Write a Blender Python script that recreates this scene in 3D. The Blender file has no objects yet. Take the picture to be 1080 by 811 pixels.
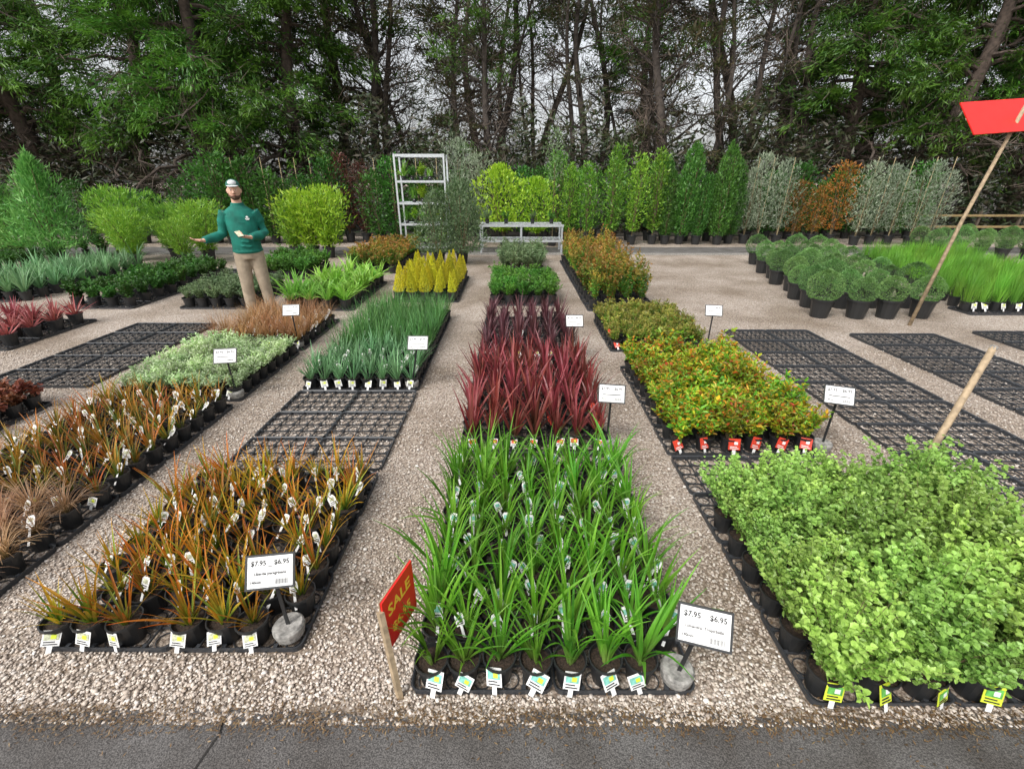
import bpy, math, random
import numpy as np
from mathutils import Vector, Matrix
rng=np.random.default_rng(7); random.seed(7)
SC=bpy.context.scene; C=SC.collection
R=math.radians; PI=math.pi
# ------------------------------------------------------------------ materials
def nm(name):
    m=bpy.data.materials.new(name); m.use_nodes=True
    nt=m.node_tree; b=nt.nodes['Principled BSDF']; return m,nt,b
def simple(name,col,rough=.5,metal=0,var=0,scale=30,bump=0):
    m,nt,b=nm(name); b.inputs['Base Color'].default_value=(*col,1); b.inputs['Roughness'].default_value=rough; b.inputs['Metallic'].default_value=metal
    if var or bump:
        tc=nt.nodes.new('ShaderNodeTexCoord'); n=nt.nodes.new('ShaderNodeTexNoise'); n.inputs['Scale'].default_value=scale; n.inputs['Detail'].default_value=5
        nt.links.new(tc.outputs['Object'],n.inputs['Vector'])
        r=nt.nodes.new('ShaderNodeValToRGB'); a=[max(0,c*(1-var)) for c in col]; c2=[min(1,c*(1+var)) for c in col]
        r.color_ramp.elements[0].color=(*a,1); r.color_ramp.elements[1].color=(*c2,1); r.color_ramp.elements[0].position=.3; r.color_ramp.elements[1].position=.7
        nt.links.new(n.outputs['Fac'],r.inputs['Fac']); nt.links.new(r.outputs['Color'],b.inputs['Base Color'])
        if bump:
            bp=nt.nodes.new('ShaderNodeBump'); bp.inputs['Strength'].default_value=bump; bp.inputs['Distance'].default_value=.01
            nt.links.new(n.outputs['Fac'],bp.inputs['Height']); nt.links.new(bp.outputs['Normal'],b.inputs['Normal'])
    return m
def leafmat(name,cols,base=None,tip=None,trans=.3,rough=.45,tp=(.25,.75),hv=.012):
    m,nt,b=nm(name); N=nt.nodes.new; L=nt.links.new
    g=N('ShaderNodeNewGeometry'); r=N('ShaderNodeValToRGB'); e=r.color_ramp.elements
    while len(e)<len(cols): e.new(.5)
    for i,c in enumerate(cols): e[i].position=i/(max(1,len(cols)-1)); e[i].color=(*c,1)
    L(g.outputs['Random Per Island'],r.inputs['Fac']); col=r.outputs['Color']
    at=N('ShaderNodeAttribute'); at.attribute_name='t'
    def mixin(col,c,a,bb):
        mr=N('ShaderNodeMapRange'); mr.inputs['From Min'].default_value=a; mr.inputs['From Max'].default_value=bb
        L(at.outputs['Fac'],mr.inputs['Value']); mx=N('ShaderNodeMixRGB'); L(mr.outputs['Result'],mx.inputs['Fac']); L(col,mx.inputs['Color1']); mx.inputs['Color2'].default_value=(*c,1); return mx.outputs['Color']
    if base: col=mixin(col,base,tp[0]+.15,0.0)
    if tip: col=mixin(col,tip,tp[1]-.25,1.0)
    oi=N('ShaderNodeObjectInfo'); mr=N('ShaderNodeMapRange'); mr.inputs['To Min'].default_value=.7; mr.inputs['To Max'].default_value=1.28
    L(oi.outputs['Random'],mr.inputs['Value']); hs=N('ShaderNodeHueSaturation'); L(mr.outputs['Result'],hs.inputs['Value']); L(col,hs.inputs['Color']); col=hs.outputs['Color']
    ml=N('ShaderNodeMath'); ml.operation='MULTIPLY'; ml.inputs[1].default_value=7.3; L(oi.outputs['Random'],ml.inputs[0]); fr=N('ShaderNodeMath'); fr.operation='FRACT'; L(ml.outputs[0],fr.inputs[0])
    mh=N('ShaderNodeMapRange'); mh.inputs['To Min'].default_value=.5-hv; mh.inputs['To Max'].default_value=.5+hv; L(fr.outputs[0],mh.inputs['Value']); L(mh.outputs['Result'],hs.inputs['Hue'])
    L(col,b.inputs['Base Color']); b.inputs['Roughness'].default_value=rough
    tr=N('ShaderNodeBsdfTranslucent'); L(col,tr.inputs['Color']); ms=N('ShaderNodeMixShader'); ms.inputs['Fac'].default_value=trans
    L(b.outputs['BSDF'],ms.inputs[1]); L(tr.outputs['BSDF'],ms.inputs[2]); L(ms.outputs['Shader'],nt.nodes['Material Output'].inputs['Surface'])
    return m
PEB=[(0,(.25,.205,.17)),(.2,(.41,.34,.28)),(.45,(.53,.45,.375)),(.7,(.64,.57,.495)),(.88,(.45,.39,.34)),(1,(.77,.73,.68))]
def gravelmat():
    m,nt,b=nm('gravel'); N=nt.nodes.new; L=nt.links.new
    tc=N('ShaderNodeTexCoord')
    v=N('ShaderNodeTexVoronoi'); v.inputs['Scale'].default_value=88; L(tc.outputs['Object'],v.inputs['Vector'])
    sp=N('ShaderNodeSeparateColor'); L(v.outputs['Color'],sp.inputs['Color'])
    r=N('ShaderNodeValToRGB'); e=r.color_ramp.elements
    while len(e)<len(PEB): e.new(.5)
    for i,(p,c) in enumerate(PEB): e[i].position=p; e[i].color=(*c,1)
    L(sp.outputs[0],r.inputs['Fac'])
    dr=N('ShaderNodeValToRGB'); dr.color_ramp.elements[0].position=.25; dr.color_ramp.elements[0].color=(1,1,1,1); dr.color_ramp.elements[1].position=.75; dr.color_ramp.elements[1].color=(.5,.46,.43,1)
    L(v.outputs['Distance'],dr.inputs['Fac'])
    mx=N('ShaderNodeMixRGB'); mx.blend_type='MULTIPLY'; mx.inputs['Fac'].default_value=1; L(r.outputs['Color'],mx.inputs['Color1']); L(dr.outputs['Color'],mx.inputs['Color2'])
    n=N('ShaderNodeTexNoise'); n.inputs['Scale'].default_value=1.1; n.inputs['Detail'].default_value=7; L(tc.outputs['Object'],n.inputs['Vector'])
    nr=N('ShaderNodeValToRGB'); nr.color_ramp.elements[0].position=.35; nr.color_ramp.elements[0].color=(.6,.56,.5,1); nr.color_ramp.elements[1].position=.62; nr.color_ramp.elements[1].color=(1.0,1.0,1.0,1)
    L(n.outputs['Fac'],nr.inputs['Fac'])
    m2=N('ShaderNodeMixRGB'); m2.blend_type='MULTIPLY'; m2.inputs['Fac'].default_value=1; L(mx.outputs['Color'],m2.inputs['Color1']); L(nr.outputs['Color'],m2.inputs['Color2'])
    L(m2.outputs['Color'],b.inputs['Base Color']); b.inputs['Roughness'].default_value=.8
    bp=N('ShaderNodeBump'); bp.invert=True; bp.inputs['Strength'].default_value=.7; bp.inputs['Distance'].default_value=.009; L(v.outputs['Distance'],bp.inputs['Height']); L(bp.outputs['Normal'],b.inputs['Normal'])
    return m
def pebblemat():
    m,nt,b=nm('pebbles'); N=nt.nodes.new; L=nt.links.new
    g=N('ShaderNodeNewGeometry'); r=N('ShaderNodeValToRGB'); e=r.color_ramp.elements
    while len(e)<len(PEB): e.new(.5)
    for i,(p,c) in enumerate(PEB): e[i].position=p; e[i].color=(*c,1)
    L(g.outputs['Random Per Island'],r.inputs['Fac']); L(r.outputs['Color'],b.inputs['Base Color']); b.inputs['Roughness'].default_value=.65
    return m
def asphaltmat(name,base):
    m,nt,b=nm(name); N=nt.nodes.new; L=nt.links.new
    tc=N('ShaderNodeTexCoord'); n=N('ShaderNodeTexNoise'); n.inputs['Scale'].default_value=210; n.inputs['Detail'].default_value=3; L(tc.outputs['Object'],n.inputs['Vector'])
    r=N('ShaderNodeValToRGB'); r.color_ramp.elements[0].position=.36; r.color_ramp.elements[0].color=(*[c*.5 for c in base],1); r.color_ramp.elements[1].position=.68; r.color_ramp.elements[1].color=(*[c*1.8 for c in base],1)
    L(n.outputs['Fac'],r.inputs['Fac'])
    n2=N('ShaderNodeTexNoise'); n2.inputs['Scale'].default_value=3.5; n2.inputs['Detail'].default_value=7; L(tc.outputs['Object'],n2.inputs['Vector'])
    r2=N('ShaderNodeValToRGB'); r2.color_ramp.elements[0].position=.35; r2.color_ramp.elements[0].color=(.62,.58,.54,1); r2.color_ramp.elements[1].position=.7; r2.color_ramp.elements[1].color=(1.15,1.15,1.15,1)
    L(n2.outputs['Fac'],r2.inputs['Fac']); mx=N('ShaderNodeMixRGB'); mx.blend_type='MULTIPLY'; mx.inputs['Fac'].default_value=1; L(r.outputs['Color'],mx.inputs['Color1']); L(r2.outputs['Color'],mx.inputs['Color2'])
    L(mx.outputs['Color'],b.inputs['Base Color']); b.inputs['Roughness'].default_value=.85
    bp=N('ShaderNodeBump'); bp.inputs['Strength'].default_value=.8; bp.inputs['Distance'].default_value=.005; L(n.outputs['Fac'],bp.inputs['Height']); L(bp.outputs['Normal'],b.inputs['Normal'])
    return m
M={}
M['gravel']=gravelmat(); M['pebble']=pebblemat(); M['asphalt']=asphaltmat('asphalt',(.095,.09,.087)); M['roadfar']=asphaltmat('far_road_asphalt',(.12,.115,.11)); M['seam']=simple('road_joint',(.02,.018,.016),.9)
M['floor']=simple('forest_floor',(.03,.024,.016),.95,0,.5,3,.5)
M['black']=simple('black_plastic',(.02,.021,.022),.38); M['tray']=simple('tray_plastic',(.04,.043,.048),.36)
M['soil']=simple('soil',(.035,.022,.014),.95,0,.6,90,1.0)
M['white']=simple('tag_white',(.8,.8,.78),.5); M['tgreen']=simple('tag_green',(.12,.4,.08),.5,0,.4,60); M['tblue']=simple('tag_blue',(.2,.5,.42),.5,0,.35,60); M['tred']=simple('tag_red',(.66,.06,.03),.5,0,.2,60); M['tyel']=simple('tag_yellow',(.62,.72,.05),.5); M['ink']=simple('ink',(.02,.02,.022),.6)
M['conc']=simple('concrete',(.27,.26,.24),.9,0,.5,45,.7); M['wood']=simple('weathered_wood',(.36,.27,.17),.75,0,.35,25,.5)
M['red']=simple('red_paint',(.72,.02,.015),.4,0,.12,8); M['yellow']=simple('yellow_paint',(.85,.55,.05),.5)
M['steel']=simple('galvanised_steel',(.6,.63,.65),.35,.6,.15,20); M['bark']=simple('bark',(.075,.055,.044),.95,0,.5,9,1.0); M['barkg']=simple('grey_bark',(.062,.05,.042),.95,0,.5,9,1.0)
M['twig']=simple('dead_twig',(.12,.09,.07),.95,0,.4,6)
M['stem']=simple('stem',(.12,.09,.045),.8,0,.3,20); M['cane']=simple('bamboo_cane',(.45,.36,.2),.7)
M['litter']=leafmat('litter',[(.10,.05,.02),(.2,.11,.05),(.06,.035,.02),(.28,.18,.09)],trans=.05)
M['fyel']=simple('yellow_timber',(.25,.18,.08),.7,0,.25,10); M['post']=simple('dark_post',(.09,.07,.05),.8)
M['silverpic']=simple('tag_photo',(.5,.52,.36),.5,0,.5,90)
LM=leafmat
M['lom']=LM('lomandra_leaf',[(.07,.24,.012),(.135,.36,.025),(.21,.46,.045)],base=(.25,.36,.08),trans=.38)
M['lib']=LM('libertia_leaf',[(.36,.19,.015),(.54,.22,.012),(.18,.25,.025),(.58,.27,.02),(.12,.21,.02),(.25,.30,.03),(.16,.24,.02)],base=(.11,.23,.02),tip=(.66,.23,.012),hv=.03,tp=(.3,.85))
M['lib2']=LM('orange_sedge_leaf',[(.34,.15,.018),(.46,.19,.02),(.16,.17,.03),(.12,.2,.03),(.26,.22,.04)],base=(.09,.15,.02),tip=(.54,.21,.025),hv=.03,tp=(.3,.85))
M['pho']=LM('red_flax_leaf',[(.14,.02,.02),(.24,.035,.038),(.36,.085,.078),(.09,.016,.018),(.27,.10,.06)],base=(.10,.06,.03),trans=.22,rough=.35)
M['phd']=LM('dark_flax_leaf',[(.08,.026,.034),(.14,.05,.055),(.055,.02,.024)],trans=.15)
M['cor']=LM('cordyline_leaf',[(.3,.05,.06),(.42,.12,.11),(.15,.03,.03)],trans=.25)
M['tul']=LM('fine_green_leaf',[(.06,.17,.04),(.10,.27,.065),(.17,.35,.10)],trans=.25)
M['silver']=LM('blue_leaf',[(.11,.27,.11),(.19,.37,.17),(.08,.21,.07)],trans=.2)
M['tan']=LM('tan_grass',[(.38,.2,.10),(.5,.3,.17),(.28,.14,.06),(.55,.38,.24)],base=(.2,.14,.05))
M['brown']=LM('straw_orange_grass',[(.42,.2,.08),(.52,.29,.13),(.3,.15,.05),(.56,.37,.2)],base=(.16,.14,.03))
M['pale']=LM('pale_leaf',[(.42,.58,.28),(.62,.72,.46),(.28,.46,.13),(.7,.78,.56)])
M['dred']=LM('dark_red_leaf',[(.16,.04,.025),(.26,.09,.04),(.10,.04,.02)])
M['pit']=LM('round_leaf',[(.11,.25,.035),(.18,.35,.055),(.26,.44,.09),(.36,.53,.15)],tip=(.33,.52,.11),rough=.38)
M['nan']=LM('orange_yellow_leaf',[(.12,.32,.015),(.26,.44,.02),(.10,.26,.02),(.46,.5,.03),(.66,.3,.02),(.16,.36,.02),(.3,.44,.02),(.6,.12,.02),(.13,.3,.02),(.5,.46,.03)],base=(.1,.22,.015),hv=.035)
M['mix']=LM('green_orange_leaf',[(.08,.22,.02),(.14,.3,.03),(.2,.34,.04),(.10,.25,.02),(.46,.15,.03)],tip=(.4,.22,.04),tp=(.25,1.0),hv=.03)
M['sgr']=LM('small_green_leaf',[(.09,.24,.02),(.15,.32,.03),(.22,.34,.04),(.38,.18,.04)],tip=(.3,.28,.05),tp=(.25,.95))
M['hos']=LM('bright_strap_leaf',[(.16,.38,.03),(.24,.48,.06),(.32,.54,.11)],trans=.35)
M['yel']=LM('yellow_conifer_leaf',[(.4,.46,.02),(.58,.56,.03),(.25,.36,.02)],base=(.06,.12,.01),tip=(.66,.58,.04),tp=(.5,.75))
M['grn']=LM('mid_green_leaf',[(.05,.17,.02),(.09,.26,.03),(.14,.34,.04)])
M['dgr']=LM('dark_green_leaf',[(.03,.10,.015),(.05,.15,.02),(.08,.22,.03)])
M['colm']=LM('column_leaf',[(.035,.12,.018),(.06,.18,.025),(.10,.25,.035)])
M['ggr']=LM('grey_green_leaf',[(.10,.18,.07),(.16,.25,.11),(.24,.33,.16)])
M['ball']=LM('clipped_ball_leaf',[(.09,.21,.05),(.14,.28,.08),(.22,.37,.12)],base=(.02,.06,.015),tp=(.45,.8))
M['lime']=LM('lime_leaf',[(.17,.34,.02),(.27,.46,.03),(.38,.54,.05)],trans=.4)
M['fresh']=LM('fresh_leaf',[(.10,.26,.025),(.18,.37,.035),(.27,.45,.05)],trans=.35)
M['fea']=LM('feather_leaf',[(.08,.24,.05),(.15,.34,.07),(.24,.45,.12)],trans=.3)
M['oli']=LM('olive_leaf',[(.16,.22,.13),(.26,.32,.21),(.38,.43,.32)])
M['pho2']=LM('orange_shrub_leaf',[(.22,.09,.02),(.36,.14,.025),(.12,.14,.02),(.09,.15,.02)],tip=(.36,.13,.025))
M['pur']=LM('purple_leaf',[(.09,.025,.025),(.15,.045,.035),(.06,.035,.015)])
M['reed']=LM('reed_leaf',[(.13,.33,.03),(.2,.44,.05),(.1,.26,.03)])
M['strb']=LM('blue_strap_leaf',[(.12,.28,.11),(.2,.38,.17),(.08,.21,.06)])
M['cyp']=LM('cypress_leaf',[(.035,.11,.018),(.065,.18,.022),(.10,.24,.03),(.08,.09,.03)],tip=(.14,.29,.03),trans=.35)
M['cypb']=LM('brown_cypress_leaf',[(.09,.07,.035),(.13,.10,.055),(.055,.085,.025),(.09,.11,.035)],trans=.25)
M['thick']=LM('thicket_leaf',[(.014,.032,.009),(.03,.052,.014),(.055,.042,.026),(.04,.05,.02)],trans=.15)
M['skin']=simple('skin',(.68,.40,.29),.5,0,.06,20); M['sweat']=simple('green_knit',(.005,.15,.11),.85,0,.3,9,.4); M['khaki']=simple('khaki_cloth',(.36,.29,.21),.85,0,.15,18,.3)
M['beard']=simple('brown_hair',(.075,.04,.022),.9,0,.3,80,.4); M['capg']=simple('cap_green',(.02,.12,.09),.8); M['capw']=simple('cap_white',(.6,.62,.62),.8); M['shoe']=simple('boot_leather',(.05,.035,.025),.6); M['lip']=simple('lip',(.42,.15,.12),.5)
# ------------------------------------------------------------------ geometry
class B:
    def __init__(s): s.v=[];s.f=[];s.m=[];s.t=[];s.n=0
    def add(s,V,F,m=0,t=None):
        V=np.asarray(V,float).reshape(-1,3); s.v.append(V)
        if hasattr(F,'tolist'): s.f+=(F+s.n).tolist()
        else:
            for f in F: s.f.append([i+s.n for i in f])
        s.m+= [m]*len(F); s.t.append(np.full(len(V),.5) if t is None else np.asarray(t,float).ravel()); s.n+=len(V); return s
    def mesh(s,name,mats,smooth=False):
        me=bpy.data.meshes.new(name); me.from_pydata(np.concatenate(s.v).tolist(),[],s.f)
        for k in mats: me.materials.append(M[k])
        if len(mats)>1: me.polygons.foreach_set('material_index',s.m)
        if smooth: me.polygons.foreach_set('use_smooth',[True]*len(s.f))
        a=me.attributes.new('t','FLOAT','POINT'); a.data.foreach_set('value',np.concatenate(s.t)); me.update(); return me
    def box(s,c,d,m=0,rot=None):
        c=np.array(c);h=np.array(d)/2
        V=np.array([[x,y,z] for x in(-1,1) for y in(-1,1) for z in(-1,1)])*h
        if rot is not None: V=V@np.array(rot).T
        return s.add(V+c,[(0,1,3,2),(4,6,7,5),(0,4,5,1),(2,3,7,6),(0,2,6,4),(1,5,7,3)],m)
    def tube(s,pts,rad,n=8,m=0,ref=None,t=None):
        pts=[np.array(p,float) for p in pts]; k=len(pts); V=[]
        if not hasattr(rad,'__len__'): rad=[rad]*k
        for i,p in enumerate(pts):
            d=pts[min(i+1,k-1)]-pts[max(i-1,0)]; d=d/(np.linalg.norm(d)+1e-9)
            r=np.array(ref if ref is not None else ((1,0,0) if abs(d[0])<.8 else (0,1,0)),float)
            a=r-d*np.dot(r,d); a/=np.linalg.norm(a)+1e-9; b=np.cross(d,a)
            ra,rb=rad[i] if hasattr(rad[i],'__len__') else (rad[i],rad[i])
            for j in range(n):
                th=2*PI*j/n; V.append(p+a*ra*math.cos(th)+b*rb*math.sin(th))
        F=[(i*n+j,i*n+(j+1)%n,(i+1)*n+(j+1)%n,(i+1)*n+j) for i in range(k-1) for j in range(n)]
        F+= [tuple(range(n-1,-1,-1)),tuple(range((k-1)*n,k*n))]
        return s.add(V,F,m,None if t is None else np.repeat(t,n))
    def lathe(s,prof,c=(0,0,0),n=16,m=0,cap=False):
        V=[];k=len(prof)
        for r,z in prof:
            for j in range(n): V.append((c[0]+r*math.cos(2*PI*j/n),c[1]+r*math.sin(2*PI*j/n),c[2]+z))
        F=[(i*n+j,i*n+(j+1)%n,(i+1)*n+(j+1)%n,(i+1)*n+j) for i in range(k-1) for j in range(n)]
        if cap: F.append(tuple(range((k-1)*n,k*n))); F.append(tuple(range(n-1,-1,-1)))
        return s.add(V,F,m)
    def ell(s,c,r,m=0,n=14,k=9):
        prof=[(max(.02,math.sin(PI*i/k)),-math.cos(PI*i/k)) for i in range(k+1)]; V=[]
        for a,z in prof:
            for j in range(n): V.append((c[0]+r[0]*a*math.cos(2*PI*j/n),c[1]+r[1]*a*math.sin(2*PI*j/n),c[2]+r[2]*z))
        F=[(i*n+j,i*n+(j+1)%n,(i+1)*n+(j+1)%n,(i+1)*n+j) for i in range(k) for j in range(n)]+[tuple(range(n-1,-1,-1)),tuple(range(k*n,(k+1)*n))]
        return s.add(V,F,m)
def blades(b,n,L,w,el,droop,br=.02,S=6,m=0,z0=0):
    a=rng.uniform(0,2*PI,n); e=np.radians(rng.uniform(el[0],el[1],n)); Ls=rng.uniform(L[0],L[1],n); dr=rng.uniform(droop[0],droop[1],n)
    k=np.linspace(0,1,S+1); ang=e[:,None]-dr[:,None]*k[None,:]**1.4
    st=(Ls/S)[:,None]; dx=np.cos(ang)*st; dz=np.sin(ang)*st
    r=np.concatenate([np.zeros((n,1)),np.cumsum(dx[:,:-1],1)],1)+ (br*rng.random(n))[:,None]; z=np.concatenate([np.zeros((n,1)),np.cumsum(dz[:,:-1],1)],1)+z0
    tw=(rng.normal(0,.35,n))[:,None]*k; ca=np.cos(a)[:,None];sa=np.sin(a)[:,None]
    P=np.stack([r*ca,r*sa,z],-1); sd=np.stack([-np.sin(a[:,None]+tw),np.cos(a[:,None]+tw),np.zeros_like(z)],-1)
    N=np.stack([-np.sin(ang)*ca,-np.sin(ang)*sa,np.cos(ang)],-1)
    prof=(w*(.65+.35*np.sin(PI*np.minimum(1,k*1.3)))*(1-k**3.2)+.0004)[None,:,None]*(rng.uniform(.75,1.2,n))[:,None,None]
    V=np.stack([P-sd*prof,P-N*prof*.4,P+sd*prof],2).reshape(-1,3)
    base=(np.arange(n)*(S+1)*3)[:,None,None]; i=(np.arange(S)*3)[None,:,None]; q=np.array([[0,1,4,3],[1,2,5,4]])
    F=(base[...,None]+i[...,None]+q[None,None]).reshape(-1,4)
    b.add(V,F,m,np.tile(np.repeat(k,3),n)); return b
def nrm(v): return v/(np.linalg.norm(v,axis=-1,keepdims=True)+1e-9)
def leaves(b,P,D,N,l,w,m=0,t=None,hexa=True,fold=.25):
    n=len(P); D=nrm(D); Sd=nrm(np.cross(D,N)); N2=np.cross(Sd,D)
    l=l*rng.uniform(.7,1.25,n)[:,None]; w=w*rng.uniform(.8,1.2,n)[:,None]
    if hexa:
        V=np.stack([P,P+D*l*.32+Sd*w*.5+N2*w*fold,P+D*l*.75+Sd*w*.38+N2*w*fold,P+D*l,P+D*l*.75-Sd*w*.38+N2*w*fold,P+D*l*.32-Sd*w*.5+N2*w*fold],1).reshape(-1,3)
        F=(np.arange(n)[:,None,None]*6+np.array([[0,1,2,3],[0,3,4,5]])[None]).reshape(-1,4); c=6
    else:
        V=np.stack([P,P+D*l*.45+Sd*w*.5,P+D*l,P+D*l*.45-Sd*w*.5],1).reshape(-1,3); F=(np.arange(n)[:,None]*4+np.arange(4)[None]); c=4
    b.add(V,F,m,None if t is None else np.repeat(t,c)); return b
def shrub(b,nst,H,Rad,per,l,w,m=0,ms=1,f0=.3,z0=.0,hexa=True,up=.5,edge=.35):
    Ps=[];Ds=[];Ts=[]
    for i in range(nst):
        a=rng.uniform(0,2*PI); rr=Rad*math.sqrt(rng.random()); h=H*rng.uniform(.6,1.1)*(1-edge*(rr/Rad)**2)
        p0=np.array([.015*math.cos(a),.015*math.sin(a),z0]); p2=np.array([rr*math.cos(a),rr*math.sin(a),h]); p1=np.array([rr*.35*math.cos(a),rr*.35*math.sin(a),h*.55])
        f=lambda u:(1-u)**2*p0+2*u*(1-u)*p1+u*u*p2
        b.tube([f(0),f(.5),f(1)],[.0022,.0016,.0006],3,ms)
        us=rng.uniform(f0,1.03,per); pp=np.array([f(u) for u in us])+rng.normal(0,.006,(per,3)); tang=nrm(2*(1-us)[:,None]*(p1-p0)+2*us[:,None]*(p2-p1))
        d=rng.normal(0,1,(per,3)); d[:,2]*=.5; Ps.append(pp);Ds.append(nrm(d)+tang*up);Ts.append(us)
    P=np.concatenate(Ps);D=np.concatenate(Ds);N=rng.normal(0,.45,(len(P),3))+np.array([0,0,1]); leaves(b,P,D,N,l,w,m,np.concatenate(Ts),hexa); return b
def cloud(b,n,Rr,H,l,w,shape='ball',z0=0,up=.3,m=0,hexa=False,lump=.3,fill=.4,c=(0,0),jit=.45):
    h=rng.random(n)
    if shape=='ball': h=.5-.5*np.cos(PI*h); pr=np.sqrt(np.maximum(0,1-(2*h-1)**2))
    elif shape=='cone': h=h**1.3; pr=(1-h)**.75*np.minimum(1,h*8+.35)
    elif shape=='egg': h=h**1.15; pr=np.sqrt(np.maximum(0,1-h**1.6))*np.minimum(1,.6+h*3)
    elif shape=='col': pr=np.sin(PI*np.clip(h,.03,.99))**.4
    elif shape=='tcol': pr=np.minimum(1,.55+h*2)*np.maximum(.0,1-h**5)**.6
    else: pr=.25+.75*h*np.sqrt(np.maximum(0,1-h**5))*1.2
    a=rng.uniform(0,2*PI,n); ph=rng.uniform(0,6,4)
    lm=1+lump*(np.sin(3*a+ph[0]+4*h)*.5+np.sin(5*a+ph[1]-9*h)*.35+np.sin(17*h+ph[2]+2*a)*.35+np.sin(8*a+23*h+ph[3])*.3)
    q=rng.random(n)**fill; r=Rr*pr*q*lm
    P=np.stack([r*np.cos(a)+c[0],r*np.sin(a)+c[1],z0+H*h*(1+.06*(lm-1)/max(lump,.01))],1)
    D=np.stack([np.cos(a)*(1-up),np.sin(a)*(1-up),np.full(n,up)+(h-.3)*.6],1)+rng.normal(0,jit,(n,3))
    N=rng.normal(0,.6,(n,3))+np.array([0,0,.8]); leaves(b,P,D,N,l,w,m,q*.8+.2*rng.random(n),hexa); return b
# ------------------------------------------------------------------ objects
def ob(name,me,parent=None,loc=(0,0,0),rot=(0,0,0),sc=1):
    o=bpy.data.objects.new(name,me); C.objects.link(o); o.location=loc; o.rotation_euler=rot
    o.scale=(sc,sc,sc) if not hasattr(sc,'__len__') else sc
    if parent is not None: o.parent=parent
    return o
def tag(o,label,cat,group=None,kind=None):
    o['label']=label; o['category']=cat
    if group:o['group']=group
    if kind:o['kind']=kind
    return o
def thing(name,label,cat,loc,rz=0,group=None): return tag(ob(name,None,None,loc,(0,0,rz)),label,cat,group)
ORD='first second third fourth fifth sixth seventh eighth ninth tenth eleventh twelfth thirteenth fourteenth fifteenth sixteenth seventeenth eighteenth nineteenth twentieth'.split()
def bake(o):
    bpy.context.view_layer.update(); dg=bpy.context.evaluated_depsgraph_get(); me=bpy.data.meshes.new_from_object(o.evaluated_get(dg)); bpy.data.objects.remove(o); return me
TC={}
def tmesh(s,size,mat):
    if (s,size,mat) not in TC:
        cu=bpy.data.curves.new('t','FONT'); cu.body=s; cu.size=size; cu.align_x='CENTER'; cu.align_y='CENTER'; cu.resolution_u=2; cu.extrude=.0004; cu.offset=size*.022
        me=bake(ob('tmp',cu)); me.name='lettering'; me.materials.clear(); me.materials.append(M[mat]); TC[(s,size,mat)]=me
    return TC[(s,size,mat)]
def text(s,size,mat,parent,loc,rot): return ob('lettering',tmesh(s,size,mat),parent,loc,rot)
PR=[('$7.95',.025,-.042,.032),('$6.95',.025,.042,.032),('140mm',.013,-.052,-.036)]
L1=PR+[('Libertia peregrinans',.0145,0,-.006)]
L2=PR+[("Lomandra 'Tropicbelle'",.0138,0,-.006)]
for l_ in (L1,L2):
    for s_ in l_: tmesh(s_[0],s_[1],'ink')
tmesh('SALE',.07,'yellow'); tmesh('$6.95',.055,'yellow')
# ------------------------------------------------------------------ person
def remesh(b,mat,vs,sm=4):
    me=b.mesh('x',[mat]); o=ob('tmp',me); md=o.modifiers.new('r','REMESH'); md.mode='VOXEL'; md.voxel_size=vs; md.use_smooth_shade=True; s_=o.modifiers.new('s','SMOOTH'); s_.iterations=sm; s_.factor=.5
    m2=bake(o); m2.materials.clear(); m2.materials.append(M[mat]); return m2
def hand(b,wr,d,nrml,side,curl,spread=.12):
    d=nrm(np.array(d,float)); nn=np.array(nrml,float); nn=nrm(nn-d*np.dot(nn,d)); s=np.cross(d,nn)*side; wr=np.array(wr,float)
    b.tube([wr-d*.02,wr+d*.02,wr+d*.06,wr+d*.095],[(.026,.02),(.034,.018),(.042,.016),(.040,.013)],12,0,s)
    for i,(o,l) in enumerate(((.032,.07),(.011,.08),(-.011,.074),(-.032,.058))):
        p=wr+d*.085+s*o; dd=nrm(d+s*spread*(o/.03)); pts=[p-dd*.015]; cur=p.copy(); c=0
        for k in range(3):
            c+=curl; v=dd*math.cos(c)+nn*math.sin(c); cur=cur+v*l/3; pts.append(cur.copy())
        b.tube(pts,[.0095,.0095,.0085,.007],8,0)
    p=wr+d*.03+s*.03; b.tube([p-s*.01,p+s*.028+d*.02+nn*.012,p+s*.04+d*.05+nn*.02],[.013,.011,.008],8,0)
PX,PY,PA,PS=-3.52,6.1,R(26),.975
# the head bows very slightly: every head point turns about the neck
HP=np.array([0,0,1.57]); ha=R(2)
def hd(P):
    P=np.asarray(P,float)-HP; c,s=math.cos(ha),math.sin(ha)
    return np.stack([P[...,0],P[...,1]*c-P[...,2]*s,P[...,1]*s+P[...,2]*c],-1)+HP
def bow(b,i0=0):
    for i in range(i0,len(b.v)): b.v[i]=hd(b.v[i])
    return b
pr=thing('person','person in green sweater, cap and khaki trousers gesturing between the left beds','person',(PX,PY,0),PA)
b=B()
TOR=[((0,.0,.84),(.15,.105)),((0,0,.95),(.165,.115)),((0,-.01,1.08),(.155,.118)),((0,-.01,1.22),(.165,.12)),((0,0,1.36),(.185,.115)),((0,.0,1.44),(.155,.09)),((0,.005,1.49),(.085,.065)),((0,0,1.54),(.058,.06)),((0,-.01,1.6),(.056,.06))]
b.tube([p for p,_ in TOR],[r for _,r in TOR],18,0,(1,0,0))
LEG={}
for s in(-1,1):
    LEG[s]=[((s*.085,0,.93),.1),((s*.095,-.005,.72),.082),((s*.105,-.015,.5),.058),((s*.115,.01,.35),.056),((s*.12,.02,.1),.037)]
    b.tube([p for p,_ in LEG[s]],[r for _,r in LEG[s]],12,0); b.tube([(s*.12,.07,.05),(s*.125,0,.05),(s*.135,-.16,.035)],[(.035,.04),(.042,.045),(.035,.025)],10,0,(1,0,0))
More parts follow.
